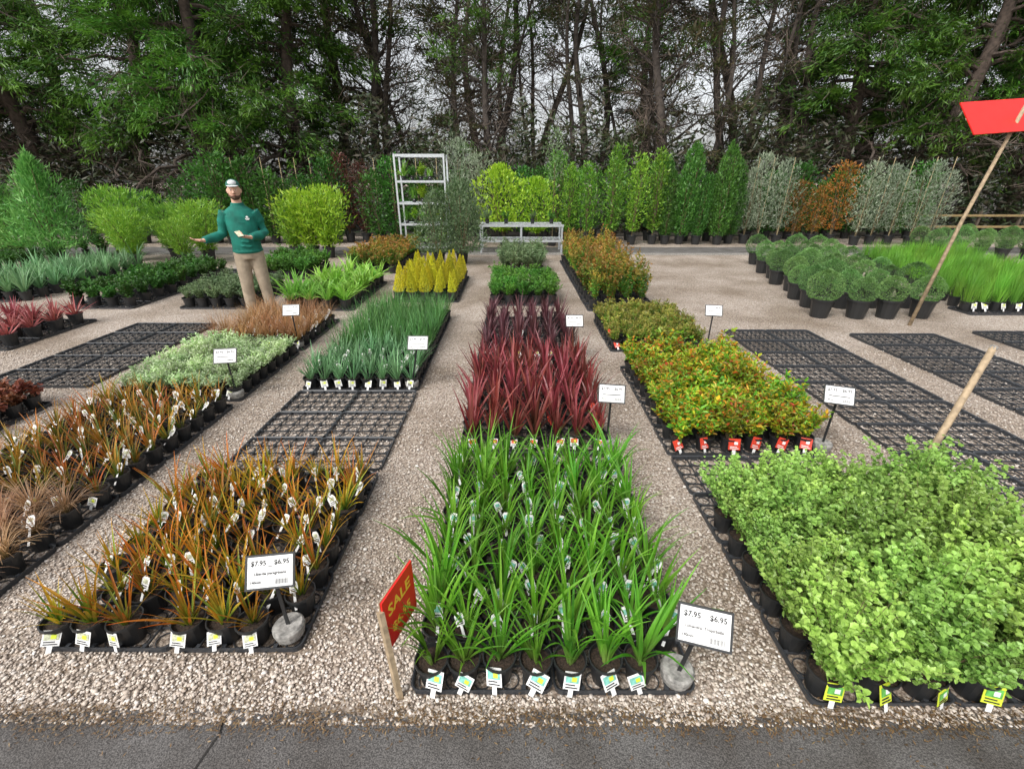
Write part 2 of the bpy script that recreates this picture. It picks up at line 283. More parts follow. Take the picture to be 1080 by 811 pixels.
ARM={-1:[((-.16,0,1.42),.058),((-.215,.02,1.30),.05),((-.25,.04,1.15),.044),((-.345,-.07,1.115),.04),((-.45,-.18,1.10),.028)],
      1:[((.16,0,1.42),.058),((.215,.02,1.30),.05),((.245,.02,1.15),.044),((.18,-.12,1.125),.04),((.085,-.245,1.12),.028)]}
for s in(-1,1): b.tube([p for p,_ in ARM[s]],[r for _,r in ARM[s]],12,0,(0,0,1))
hand(b,(-.458,-.188,1.10),(-.78,-.58,.14),(.15,-.1,1),-1,.2)
hand(b,(.075,-.252,1.12),(-.86,-.42,.22),(-.3,.2,.9),1,.5,.05)
i0=len(b.v)
b.ell((0,-.012,1.675),(.074,.094,.112)); b.ell((0,-.03,1.61),(.056,.066,.05)); b.tube([(0,-.1,1.69),(0,-.122,1.655),(0,-.105,1.645)],[.009,.014,.012],8)
b.tube([(-.04,-.093,1.706),(0,-.102,1.708),(.04,-.093,1.706)],[.008,.01,.008],6)
for s in(-1,1): b.tube([(s*.074,.005,1.64),(s*.083,.012,1.67),(s*.078,.015,1.695)],[(.006,.012),(.007,.018),(.006,.013)],8,0,(1,0,0))
bow(b,i0)
ob('body',remesh(b,'skin',.0065,3),pr)
b=B(); T2=[((0,0,.90),(.172,.132)),((0,0,.925),(.188,.146)),((0,0,.955),(.178,.138)),((0,-.01,1.08),(.172,.14)),((0,-.01,1.22),(.178,.138)),((0,0,1.36),(.192,.13)),((0,0,1.44),(.16,.104)),((0,.005,1.495),(.085,.075)),((0,.0,1.535),(.07,.07))]
b.tube([p for p,_ in T2],[r for _,r in T2],20,0,(1,0,0))
for s in(-1,1):
    pts=[np.array(p) for p,_ in ARM[s]]; rr=[r+.016 for _,r in ARM[s]]; rr[3]+=.006; b.tube(pts,rr,14,0,(0,0,1))
for z_,y_,w_ in((1.0,-.142,.13),(1.06,-.146,.10),(1.13,-.145,.12),(1.30,-.132,.08)): b.tube([(-w_,y_+.05,z_+.03),(-w_*.3,y_,z_),(w_*.4,y_,z_-.012),(w_,y_+.05,z_+.02)],[.006,.012,.012,.006],6)
ob('sweater',remesh(b,'sweat',.008,2),pr)
b=B(); b.tube([(0,0,.82),(0,0,.9),(0,0,.97)],[(.165,.115),(.174,.126),(.164,.118)],18,0,(1,0,0))
for s in(-1,1):
    pts=[p for p,_ in LEG[s]][:-1]+[(s*.12,.015,.08)]; b.tube(pts,[.102,.094,.08,.076,.068],14,0)
ob('trousers',remesh(b,'khaki',.012,4),pr)
for s in(-1,1):
    b=B(); b.tube([(s*.12,.085,.055),(s*.125,.03,.06),(s*.13,-.08,.05),(s*.138,-.185,.035)],[(.035,.045),(.05,.058),(.05,.045),(.036,.028)],12,0,(1,0,0)); b.tube([(s*.12,.02,.06),(s*.12,.02,.14)],[.055,.05],12); ob('boot',remesh(b,'shoe',.009,3),pr)
b=B(); b.ell((0,-.004,1.732),(.083,.102,.078)); V=b.v[0]; V[:,2]=np.maximum(V[:,2],1.728)
ob('cap',bow(b).mesh('cap',['capg'],True),pr)
b=B(); b.tube([(0,-.08,1.736),(0,-.12,1.735),(0,-.15,1.728)],[(.072,.006),(.065,.006),(.042,.005)],14,0,(1,0,0)); ob('cap_brim',bow(b).mesh('cap_brim',['capw'],True),pr)
b=B(); b.ell((0,-.062,1.765),(.052,.045,.038)); ob('cap_panel',bow(b).mesh('cap_panel',['capw'],True),pr)
b=B(); b.ell((0,-.048,1.598),(.056,.058,.036)); b.tube([(-.07,-.005,1.65),(-.064,-.035,1.62),(-.04,-.073,1.600),(0,-.095,1.592),(.04,-.073,1.600),(.064,-.035,1.62),(.07,-.005,1.65)],[.007,.012,.015,.018,.015,.012,.007],8); b.tube([(-.028,-.1,1.634),(0,-.11,1.640),(.028,-.1,1.634)],[.004,.006,.004],6); ob('beard',remesh(bow(b),'beard',.006,2),pr)
b=B(); b.tube([(-.018,-.110,1.624),(0,-.116,1.624),(.018,-.110,1.624)],[.003,.005,.003],6); ob('mouth',bow(b).mesh('mouth',['lip'],True),pr)
for s in(-1,1):
    b=B(); b.ell((s*.029,-.094,1.686),(.0115,.008,.007)); b.ell((s*.029,-.101,1.686),(.005,.003,.005),1); ob('eye',bow(b).mesh('eye',['white','ink'],True),pr)
b=B(); b.box((.085,-.137,1.34),(.05,.004,.012)); b.box((.085,-.137,1.325),(.035,.004,.007)); b.ell((.085,-.138,1.36),(.014,.003,.012)); ob('chest_logo',b.mesh('chest_logo',['white']),pr,(0,.004,0))
pr.scale=(PS,PS,PS)
b=B(); b.box((0,0,0),(.075,.15,.009)); b.box((0,0,.005),(.066,.135,.002),1); ph_=ob('phone',b.mesh('phone',['ink','silverpic'])); tag(ph_,'dark phone held in the hand of the person in green','phone')
mw=Matrix.Translation((PX,PY,0))@Matrix.Rotation(PA,4,'Z')@Matrix.Scale(PS,4)
ph_.matrix_world=mw@Matrix.Translation((-.035,-.305,1.17))@Matrix.Rotation(R(25),4,'X')@Matrix.Rotation(R(20),4,'Z')
# ------------------------------------------------------------------ world, camera
w=bpy.data.worlds.new('World'); SC.world=w; w.use_nodes=True; nt=w.node_tree; bg=nt.nodes['Background']
sk=nt.nodes.new('ShaderNodeTexSky'); sk.sky_type='NISHITA'; sk.sun_disc=False; sk.sun_elevation=R(50); sk.sun_rotation=R(-140); sk.air_density=1; sk.dust_density=4
hs=nt.nodes.new('ShaderNodeHueSaturation'); hs.inputs['Saturation'].default_value=.2; hs.inputs['Value'].default_value=1.7; nt.links.new(sk.outputs[0],hs.inputs['Color']); nt.links.new(hs.outputs[0],bg.inputs[0]); bg.inputs[1].default_value=.15
sl=bpy.data.lights.new('sun','SUN'); sl.energy=1.5; sl.angle=R(10); sl.color=(1,.96,.9); so=bpy.data.objects.new('sun',sl); C.objects.link(so); so.rotation_euler=(R(38),0,R(-35))
cd=bpy.data.cameras.new('camera'); cam=bpy.data.objects.new('camera',cd); C.objects.link(cam); SC.camera=cam; cd.sensor_width=36; cd.lens=36*470/1080; cd.clip_end=1000; cd.clip_start=.05
cam.location=(0,0,1.75); cam.rotation_euler=(R(90-24.6),0,R(.2))
SC.view_settings.view_transform='Standard'; SC.view_settings.look='None'; SC.view_settings.exposure=0
# ------------------------------------------------------------------ ground
def sheet(name,x0,x1,y0,y1,z,mat,jag=0):
    b=B(); n=160 if jag else 1; xs=np.linspace(x0,x1,n+1); V=[];
    for x in xs: V+= [(x,y0,z),(x,y1+(random.uniform(-jag,jag)+jag*math.sin(x*4)),z)]
    b.add(V,[(2*i,2*i+2,2*i+3,2*i+1) for i in range(n)]); o=ob(name,b.mesh(name,[mat])); o['kind']='structure'; return o
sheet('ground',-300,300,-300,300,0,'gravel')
sheet('road',-6,6,-8,.965,.006,'asphalt',.012)
sheet('path',-30,30,11.9,13.3,.005,'roadfar',.03)
sheet('forest_floor',-120,120,16.0,120,.006,'floor',.2)
b=B(); b.box((0,11.85,.02),(60,.06,.05)); o=ob('path_edging',b.mesh('path_edging',['conc'])); o['kind']='structure'
b=B(); V=[]; 
for k in range(60):
    y=.95-k*.05; xx=-1.03+.012*math.sin(k*1.3)+random.uniform(-.005,.005); V+=[(xx-.0035,y,.0085),(xx+.0035,y,.0085)]
b.add(V,[(2*i,2*i+1,2*i+3,2*i+2) for i in range(59)]); o=ob('road_joint',b.mesh('road_joint',['seam'])); o['kind']='structure'
# ------------------------------------------------------------------ pots, trays, tags
def potmesh(rt,h,name='pot'):
    b=B(); b.lathe([(rt*.72,0),(rt*.93,h*.9),(rt*1.04,h*.9),(rt*1.04,h),(rt*.96,h),(rt*.9,h*.8)],n=16); b.add([(rt*.72*math.cos(2*PI*j/16),rt*.72*math.sin(2*PI*j/16),.002) for j in range(16)],[tuple(range(16))]); return b.mesh(name,['black'],False)
def soilmesh(rt,h):
    b=B(); n=16; V=[(0,0,h*.86)]
    for r in(.5,.92):
        for j in range(n): V.append((rt*r*math.cos(2*PI*j/n),rt*r*math.sin(2*PI*j/n),h*.84+random.uniform(-.004,.004)))
    F=[(0,1+j,1+(j+1)%n) for j in range(n)]+[(1+j,1+n+j,1+n+(j+1)%n,1+(j+1)%n) for j in range(n)]
    b.add(V,F); return b.mesh('soil',['soil'],True)
POT={'s':(potmesh(.062,.115),soilmesh(.062,.115),.062,.115),'m':(potmesh(.085,.15),soilmesh(.085,.15),.085,.15),'l':(potmesh(.15,.26),soilmesh(.15,.26),.15,.26),'x':(potmesh(.2,.36),soilmesh(.2,.36),.2,.36)}
TW=.5325;TD=.40
def traymesh():
    b=B(); W=TW-.008;D=TD-.008;nx,ny=5,4;px=W/nx;py=D/ny
    pts=[]
    for cx,cy,a0 in((W/2-.03,D/2-.03,0),(-W/2+.03,D/2-.03,90),(-W/2+.03,-D/2+.03,180),(W/2-.03,-D/2+.03,270)):
        for k in range(4): a=R(a0+k*30); pts.append((cx+.03*math.cos(a),cy+.03*math.sin(a)))
    n=len(pts); V=[]
    for z,o in((0,.0),(.024,0),(.029,.004),(.029,.0),(.024,-.005),(0,-.005)):
        for x,y in pts:
            s=1+o/.25; V.append((x*s,y*s,z))
    b.add(V,[(i*n+j,i*n+(j+1)%n,(i+1)*n+(j+1)%n,(i+1)*n+j) for i in range(5) for j in range(n)])
    for i in range(1,nx): b.box((-W/2+i*px,0,.014),(.005,D-.02,.008))
    for j in range(1,ny): b.box((0,-D/2+j*py,.0143),(W-.02,.005,.0082))
    for i in range(nx+1):
        for j in range(ny+1):
            x=-W/2+i*px;y=-D/2+j*py
            if 0<i<nx or 0<j<ny:
                x=max(-W/2+.012,min(W/2-.012,x)); y=max(-D/2+.012,min(D/2-.012,y)); b.box((x,y,.014),(.016,.016,.024))
    for i in range(nx):
        for j in range(ny):
            x=-W/2+(i+.5)*px;y=-D/2+(j+.5)*py
            b.lathe([(.036,.003),(.036,.009),(.0325,.009),(.0325,.003)],(x,y,0),12)
    return b.mesh('plant_tray',['tray'])
TRAY=traymesh()
def trays(x0,y0,rows,where,empty=False,cols=2):
    for r in range(rows):
        for c in range(cols):
            side=('left','right')[c] if cols==2 else ORD[c]+' from left'
            lab=f"{'empty' if empty else 'full'} black mesh tray, {side}, {ORD[r]} row from front, {where}"
            tag(ob('plant_tray',TRAY,None,(x0+TW*(c+.5)+random.uniform(-.005,.005),y0+TD*(r+.5),random.uniform(0,.002)),(0,0,random.uniform(-.01,.01))),lab,'tray','black mesh plant trays')
PIC={'w':'silverpic','g':'tgreen','b':'tblue','r':'tred','tyel':'tgreen'}
def tagmesh(kind,w_=.036,h_=.05,z0=.05,point=True):
    bm_=2 if kind=='tyel' else (4 if kind=='r' and point else 0)
    b=B(); b.box((0,0,z0*.5-.015),(w_*.3,.001,z0+.03),bm_); top=z0+h_
    pts=[(-w_/2,z0),(w_/2,z0),(w_/2,top-.012),(w_*.3,top),(-w_*.3,top),(-w_/2,top-.012)]
    V=[(x,-.001,z) for x,z in pts]+[(x,.001,z) for x,z in pts]; n=len(pts)
    b.add(V,[tuple(range(n)),tuple(range(2*n-1,n-1,-1))]+[(i,n+i,n+(i+1)%n,(i+1)%n) for i in range(n)],bm_)
    b.box((0,-.0018,z0+h_*.62),(w_*.62,.0008,h_*.34),1)
    for k in range(2): b.box((0,-.0018,z0+h_*(.14+.15*k)),(w_*.7,.0008,h_*.05),3)
    return b.mesh('plant_tag',['white',PIC[kind],'tyel','ink','tred'])
def fronttag(kind,full=False):
    w_,h_=.052,.056; b=B(); b.box((0,0,h_/2),(w_,.0015,h_),2 if kind=='tyel' else (1 if full else 0))
    b.box((0,-.0018,h_*.62),(w_*.8,.0008,h_*.46),1); b.box((.006,-.0026,h_*.6),(w_*.3,.0008,h_*.25),0 if (kind=='tyel' or full) else 2)
    for k in range(2): b.box((-.004*k,-.0018,h_*(.12+.15*k)),(w_*(.75-.15*k),.0008,h_*.06),0 if full else 3)
    b.box((0,0,-.012),(w_*.3,.001,.024),0)
    return b.mesh('plant_tag',['white',PIC[kind],'tyel','ink'])
TAGS={k:tagmesh(k) for k in('w','g','b','r','tyel')}; TAGS['rr']=TAGS['r']
TAGF={k:fronttag(k) for k in('w','g','b','r','tyel')}; TAGF['rr']=fronttag('r',True)
AVOID=[(.62,1.08,.085),(-.93,1.26,.085)]
def pplant(name,x,y,fol,pk,label,cat,group,tagk=None,sc=1,stake=None,tagsc=1,soil=True,z=0.004,front=False):
    pm,sm,rt,h=POT[pk]; t=thing(name,label,cat,(x,y,z),0,group); ob('pot',pm,t)
    if soil: ob('soil',sm,t)
    ob('foliage',random.choice(fol),t,(0,0,h*.82),(random.uniform(-.09,.09),random.uniform(-.09,.09),random.uniform(0,6.28)),sc*random.uniform(.75,1.18))
    if tagk and front: ob('plant_tag',TAGF[tagk],t,(random.uniform(-.35,.35)*rt,-rt*1.2,h*.42),(R(random.uniform(-32,-12)),random.uniform(-.35,.35),random.uniform(-.45,.45)),tagsc*random.uniform(.9,1.15))
    elif tagk: ob('plant_tag',TAGS[tagk],t,(random.uniform(-.35,.35)*rt,-rt*.7,h*.8),(R(random.uniform(-48,-12)),random.uniform(-.4,.4),random.uniform(-.6,.6)),tagsc*random.uniform(.85,1.2))
    if stake: ob('stake',stake,t,(0,0,h*.5))
    return t
def block(name,fol,x0,x1,y0,nx,ny,pitch,pk,desc,where,cat,tagk=None,tagp=1,sc=1,tagf=1,soil=True,skip=0,tagsc=1,fr=True,slant=0):
    px=(x1-x0)/nx
    for r in range(ny):
        row='front' if r==0 else ('back' if r==ny-1 else ORD[r])
        for c in range(nx):
            x=x0+(c+.5)*px+random.uniform(-.008,.008)+slant*r*pitch; y=y0+(r+.5)*pitch+random.uniform(-.008,.008)
            if any((x-a)**2+(y-q)**2<e*e for a,q,e in AVOID) or random.random()<skip: continue
            kk=tagk if (random.random()<(tagf if r==0 else tagp)) else None
            pplant(name,x,y,fol,pk,f"{desc}, {ORD[c]} from left in {row} row of {where}",cat,desc+'s in '+where,kk,sc,None,tagsc,soil,.004,r==0 and fr)
def fm(fn,mats,k=4,name='foliage'):
    out=[]
    for i in range(k):
        b=B(); fn(b); out.append(b.mesh(name,mats))
    return out
F={}
F['lom']=fm(lambda b:blades(b,20,(.17,.38),.0075,(62,89),(.1,1.25),.02,7),['lom'],7)
F['lib']=fm(lambda b:blades(b,23,(.10,.28),.0048,(52,89),(.0,.8),.022,5),['lib'],7)
F['lib2']=fm(lambda b:blades(b,22,(.09,.23),.0042,(50,88),(.1,.9),.022,5),['lib2'],6)
F['pho']=fm(lambda b:blades(b,14,(.18,.40),.0115,(60,89),(.0,.6),.02,6),['pho'],6)
F['phd']=fm(lambda b:blades(b,18,(.16,.36),.009,(58,88),(.0,.6),.022,5),['phd'],4)
F['cor']=fm(lambda b:blades(b,24,(.2,.34),.012,(20,85),(.0,.5),.025,5),['cor'],3)
F['tul']=fm(lambda b:blades(b,32,(.18,.36),.003,(62,89),(.0,.9),.035,5),['tul'],5)
F['silver']=fm(lambda b:blades(b,22,(.14,.28),.0055,(55,89),(.1,.8),.03,6),['silver'],5)
F['tan']=fm(lambda b:blades(b,100,(.12,.25),.0013,(40,88),(.5,2.1),.022,6),['tan'],4)
F['brown']=fm(lambda b:blades(b,70,(.14,.34),.0018,(50,89),(.2,1.2),.025,5),['brown'],4)
F['pale']=fm(lambda b:shrub(b,22,.15,.09,22,.026,.009,0,1,.2),['pale','stem'],4)
F['dred']=fm(lambda b:shrub(b,12,.10,.08,12,.035,.026,0,1,.4),['dred','stem'],3)
F['pit']=fm(lambda b:shrub(b,44,.35,.215,62,.020,.0155,0,1,.15,.0,True,.5,.22),['pit','stem'],6)
F['nan']=fm(lambda b:shrub(b,20,.24,.11,24,.034,.014,0,1,.25),['nan','stem'],6)
F['sgr']=fm(lambda b:shrub(b,20,.2,.11,22,.03,.013,0,1,.25),['sgr','stem'],4)
F['mix']=fm(lambda b:shrub(b,18,.62,.16,46,.04,.018,0,1,.12),['mix','stem'],5)
F['hos']=fm(lambda b:blades(b,22,(.24,.44),.02,(35,85),(.4,1.5),.03,6),['hos'],4)
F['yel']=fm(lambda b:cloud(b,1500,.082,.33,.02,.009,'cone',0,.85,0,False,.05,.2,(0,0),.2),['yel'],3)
F['grn']=fm(lambda b:shrub(b,26,.26,.14,30,.032,.016,0,1,.2),['grn','stem'],4)
F['frs']=fm(lambda b:shrub(b,22,.34,.14,30,.05,.022,0,1,.1),['lime','stem'],3)
F['ggr']=fm(lambda b:shrub(b,26,.24,.14,28,.03,.012,0,1,.2),['ggr','stem'],3)
F['dgr']=fm(lambda b:shrub(b,20,.24,.13,24,.045,.02,0,1,.2),['dgr','stem'],3)
F['orl']=fm(lambda b:shrub(b,22,.3,.16,26,.036,.018,0,1,.2),['mix','stem'],3)
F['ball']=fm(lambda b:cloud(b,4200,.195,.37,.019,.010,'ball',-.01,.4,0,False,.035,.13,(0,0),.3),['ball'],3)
F['reed']=fm(lambda b:blades(b,70,(.22,.36),.004,(74,89),(.0,.25),.09,4),['reed'],4)
F['strb']=fm(lambda b:blades(b,26,(.3,.5),.012,(45,85),(.2,1.0),.03,5),['strb'],3)
# ---- centre bed
CX0,CX1=-.38,.685
trays(CX0,1.03,4,'bed of green straps')
block('strappy_plant',F['lom'],CX0,CX1,1.03,8,10,.137,'s','green strappy potted plant','front centre bed','plant','b',.97,1,1,True,0,1.1)
trays(CX0,2.66,4,'under red flax')
block('red_flax',F['pho'],CX0,CX1,2.66,7,10,.16,'s','burgundy red flax','centre red block','plant','r',.15,1,1,1)
trays(CX0,4.42,4,'under dark flax')
block('dark_flax',F['phd'],CX0,CX1,4.42,6,9,.175,'s','dark purple flax','centre purple block','plant','w',.1,1,1)
trays(CX0,6.7,4,'centre low green shrubs')
block('green_shrub',F['grn'],CX0,CX1,6.7,5,7,.22,'m','low green leafy shrub','centre block behind purple flax','plant',None,0,1,0)
block('grey_green_shrub',F['ggr'],CX0+.1,CX1-.05,9.2,4,6,.3,'m','grey green rounded shrub','block before bench','plant',None,0,1.5,0,False)
# ---- left bed 1
A0=-1.93
trays(A0,1.19,3,'under front orange tufts')
block('orange_tuft_plant',F['lib'],A0,A0+1.065,1.19,8,8,.139,'s','orange green potted tuft','front left bed','plant','w',.95,1.0,1,True,.07)
trays(A0,2.43,3,'left of green straps',True)
trays(A0,3.66,6,'under fine green tufts')
block('blue_strap_tuft',F['silver'],A0,A0+1.065,3.66,8,6,TD/3,'s','blue green strap tuft','front of tuft block','plant','w',.8,1)
block('fine_green_tuft',F['tul'],A0,A0+1.065,4.46,8,12,TD/3,'s','fine green upright tuft','rear tuft block','plant','w',.12,1.05,.2,False)
trays(A0,6.9,5,'under yellow conifers')
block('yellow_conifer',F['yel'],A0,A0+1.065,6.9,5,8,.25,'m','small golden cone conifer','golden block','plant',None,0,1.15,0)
# ---- left bed 2
E0=-3.43
trays(E0,1.36,5,'under left rust tufts')
block('wispy_tuft_plant',F['tan'],E0,E0+1.065,1.36,6,4,.16,'s','tan wispy potted tuft','left edge bed','plant','w',.7,1.0)
block('rust_tuft_plant',F['lib2'],E0,E0+1.065,2.03,7,9,.147,'s','rust orange potted tuft','left rust block','plant','w',.9,1.1)
trays(E0,3.45,3,'under pale leaves')
block('pale_leaf_plant',F['pale'],E0,E0+1.065,3.45,7,8,.15,'s','pale cream green plant','left pale block','plant','w',.1,1.1)
trays(E0,4.72,3,'under brown tufts')
block('brown_tuft_plant',F['brown'],E0,E0+1.065,4.72,7,7,.16,'s','straw orange wispy tuft','block in front of man','plant','w',.9,1.05)
trays(E0,6.4,5,'under broad bright straps')
block('broad_strap_plant',F['hos'],E0,E0+1.065,6.4,4,8,.26,'m','broad bright green straps','block right of man','plant',None,0,1.0,0)
block('bronze_tip_shrub',F['orl'],E0,E0+1.065,9.2,4,9,.3,'m','bronze tipped green shrub','block before steel rack','plant',None,0,1.3,0,False)
# ---- left bed 3
G0=-5.0
trays(G0,2.6,2,'under dark red leaves')
block('dark_red_plant',F['dred'],G0,G0+1.065,2.6,6,5,.16,'s','dark red leafy plant','far left red block','plant','w',.3,1.3)
trays(G0,3.72,5,'far left empty block',True)
trays(G0,6.5,4,'under low shrubs beside man')
block('low_grey_shrub',F['ggr'],G0,G0+1.065,6.5,5,6,.22,'m','low grey green shrub','block left of man','plant',None,0,1,0)
block('mid_green_shrub',F['grn'],G0,G0+1.065,8.6,4,5,.28,'m','mid green bushy plant','block behind man','plant',None,0,1.3,0,False)
# ---- left bed 4,5
H0=-6.75
trays(H0,4.7,3,'under crimson cordylines')
block('red_cordyline',F['cor'],H0,H0+1.065,4.75,4,4,.28,'m','spiky crimson cordyline','far left edge block','plant',None,0,1,0)
trays(H0,6.5,8,'under dark glossy shrubs')
block('dark_green_shrub',F['dgr'],H0,H0+1.065,6.5,4,9,.3,'m','dark glossy green shrub','left dark green block','plant',None,0,1.15,0)
K0=-8.9
trays(K0,6.9,6,'under blue green straps')
block('blue_strap_plant',F['strb'],K0,K0+1.25,6.9,5,10,.26,'m','blue green strappy plant','left rear strappy block','plant',None,0,1,0)
block('dark_leafy_plant',F['dgr'],-11.5,-10.2,8.0,4,8,.3,'m','dark leafy potted shrub','outermost left block','plant',None,0,1.2,0,False)
# ---- right bed 1
N0=1.08
trays(N0,.99,4,'under round leaf shrubs')
block('round_leaf_shrub',F['pit'],N0-.02,N0+1.28,.97,7,6,.172,'s','light green round leaf shrub','front right bed','plant','tyel',.2,1.0,1,True,0,1.2)
trays(N0,2.62,4,'under orange yellow shrubs')
block('orange_yellow_shrub',F['nan'],N0,N0+1.065,2.62,6,9,.175,'s','orange yellow leafy shrub','right orange block','plant','rr',.15,1.2,1,True,0,1.35)
trays(N0,4.7,3,'under olive green shrubs')
block('olive_small_shrub',F['sgr'],N0,N0+1.065,4.7,7,8,.16,'s','small olive green shrub','block behind orange block','plant','rr',.2,1,1)
trays(N0,6.4,11,'under bronze tipped shrubs')
block('tall_bronze_shrub',F['mix'],N0,N0+.95,6.4,4,15,.3,'m','tall bronze tipped shrub','long right rear block','plant',None,0,1.0,0)
# ---- empty right
trays(2.66,1.45,10,'empty bed right of orange shrubs',True)
trays(4.15,2.9,6,'second empty bed right',True)
trays(5.75,3.4,5,'third empty bed right',True)
# ---- clipped balls and reeds
for r in range(9):
    for c in range(4):
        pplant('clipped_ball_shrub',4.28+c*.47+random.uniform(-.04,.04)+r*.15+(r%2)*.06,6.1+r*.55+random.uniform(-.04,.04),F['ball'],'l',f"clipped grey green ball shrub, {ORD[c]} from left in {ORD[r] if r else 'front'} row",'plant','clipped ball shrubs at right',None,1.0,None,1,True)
trays(6.5,6.2,1,'under front reeds',False,4)
block('reed_clump',F['reed'],6.5,8.9,6.25,11,14,.34,'m','upright bright green reed','right reed bed','plant','w',.0,1.0,1,False,0,1.5,True,.38)
# ------------------------------------------------------------------ back row plants
def cf(n,Rr,H,l,w_,shape,mat,k=2,up=.3,z0=.15,lump=.35,fill=.45):
    def fn(b):
        cloud(b,n,Rr,H,l,w_,shape,z0,up,0,False,lump,fill)
        for i in range(5):
            a=rng.uniform(0,6.28); b.tube([(0,0,-.05),(Rr*.25*math.cos(a),Rr*.25*math.sin(a),H*.5),(Rr*.5*math.cos(a),Rr*.5*math.sin(a),H*.9)],[.014,.009,.004],5,1)
    return fm(fn,[mat,'stem'],k)
FB={'lime':cf(2400,.55,1.15,.085,.035,'ball','lime',3,.6),
'loose':cf(2200,.55,1.1,.10,.03,'open','lime',3,.6,.05,.5,.6),
'col':cf(4200,.27,1.85,.07,.022,'tcol','colm',3,.8,.03,.2,.25),
'green':cf(1300,.27,1.8,.085,.035,'col','fresh',3,.5,.15,.5),
'mgreen':cf(1300,.3,1.7,.085,.035,'col','grn',3,.5,.15,.5),
'dark':cf(1500,.45,1.75,.10,.045,'col','dgr',3,.3,.0,.5),
'pur':cf(1500,.36,1.85,.07,.03,'col','pur',2,.4),
'oli':cf(1800,.42,1.75,.09,.018,'col','oli',3,.6,.2,.55,.55),
'orange':cf(1300,.36,1.5,.08,.03,'col','pho2',3,.4,.15,.6),
'grey':cf(3600,.5,1.15,.06,.022,'egg','ggr',2,.6,.05,.25,.35),
'feather':cf(4500,.85,1.9,.17,.026,'cone','fea',3,.6,0,.5,.6),
'bam':cf(3000,.66,1.1,.13,.02,'open','fresh',3,.5,.05,.35,.55)}
def cane():
    b=B(); b.tube([(0,0,0),(.02,0,2.2)],.009,5); return b.mesh('stake',['cane'])
CANE=cane()
def rowp(sp,pk,xs,y,name,desc,where,sc=1,stake=False):
    n=len(xs)
    for i,x in enumerate(xs):
        pos=f", {ORD[i]} from left of {n}" if n>1 else ''
        pplant(name,x+random.uniform(-.06,.06),y+random.uniform(-.15,.15),FB[sp],pk,f"{desc}{pos}, {where}",'shrub',f"{desc}s {where}",None,sc,CANE if stake else None)
ls=lambda a,b_,n:np.linspace(a,b_,n).tolist()
rowp('dark','l',ls(-9.0,-5.4,9),14.2,'staked_shrub','dark staked shrub','rear row left of bronze shrub',1.08,True)
rowp('pur','l',ls(-5.1,-4.6,2),14.3,'bronze_shrub','bronze purple tall shrub','rear row left',1.05)
rowp('dark','l',ls(-4.1,-2.3,4),14.4,'staked_shrub','dark staked shrub','rear row behind steel rack',1.05,True)
rowp('oli','l',ls(-1.75,-1.0,2),14.5,'olive_bush','silvery olive shrub','behind left of bench',1.2)
rowp('lime','l',ls(-.35,.7,2),13.9,'lime_bush','lime yellow bushy shrub','behind bench',1.3)
rowp('green','l',ls(1.6,4.1,5),14.0,'upright_bush','fresh green upright shrub','rear row right of bench',1.1)
rowp('mgreen','l',ls(1.3,4.3,6),15.0,'upright_bush','mid green upright shrub','second rear row',1.15)
rowp('col','l',ls(4.5,6.5,5),14.0,'column_conifer','dense green column conifer','rear row centre right',1.08)
rowp('col','l',ls(4.7,6.7,4),14.8,'column_conifer','tall column conifer','behind first conifer row',1.15)
rowp('dark','l',ls(6.9,12.9,10),15.3,'hedge_shrub','dark hedge shrub','behind silvery and orange shrubs at right',1.0)
rowp('dark','l',ls(-1.9,1.1,5),15.6,'hedge_shrub','dark hedge shrub','behind the lime bushes',.95)
rowp('oli','l',ls(6.9,7.9,3),14.0,'olive_bush','grey green staked shrub','rear row before orange shrubs',.95,True)
rowp('orange','l',ls(8.4,9.6,3),14.2,'orange_bush','orange bronze tall shrub','rear row right',1.05)
rowp('oli','l',ls(10.1,12.1,5),13.8,'olive_bush','silvery blue staked shrub','rear row far right',1.12,True)
rowp('grey','l',ls(-1.72,-1.2,2),10.4,'grey_bush','tall full grey green bush','left aisle bed by bench',1.2)
rowp('loose','l',ls(-5.4,-4.6,3),11.4,'lime_bush','loose bright lime bush','behind man at left',1.0)
rowp('bam','l',ls(-9.1,-7.2,3),10.9,'weeping_bush','feathery lime green bush','left of man',1.1)
rowp('bam','l',ls(-8.5,-7.3,2),10.1,'weeping_bush','low feathery lime bush','front left of man',.85)
rowp('feather','x',ls(-12.9,-10.7,3),10.8,'feathery_conifer','large feathery green conifer','far left edge',1.0)
rowp('dark','l',ls(-12.6,-9.7,5),14.0,'dark_bush','dark rear bush','between conifers and staked row',.8)
for i,x in enumerate(ls(-10.9,-9.6,4)): pplant('low_dark_bush',x,11.7,F['dgr'],'m',f"low dark bush in pot, {ORD[i]} from left on rear path edge",'shrub','low dark bushes',None,1.6)
for r in range(3):
    for c in range(6): pplant('dark_ball_shrub',10.6+c*.62+r*.2,11.2+r*.75,F['ball'],'l',f"dark ball shrub at far right, {ORD[c]} from left, {ORD[r]} row",'shrub','dark balls far right',None,1.1)
def standard():
    t=thing('standard_tree','slender standard tree with small wispy crown beside the bench','tree',(1.12,13.6,0))
    ob('pot',POT['l'][0],t); ob('soil',POT['l'][1],t)
    b=B(); b.tube([(0,0,.2),(.01,0,1.2),(0,0,2.2)],[.018,.014,.008],6); ob('trunk',b.mesh('trunk',['stem']),t)
    b=B(); cloud(b,600,.32,1.3,.08,.018,'col',1.7,.7,0,False,.4,.6); ob('crown',b.mesh('crown',['ggr']),t)
standard()
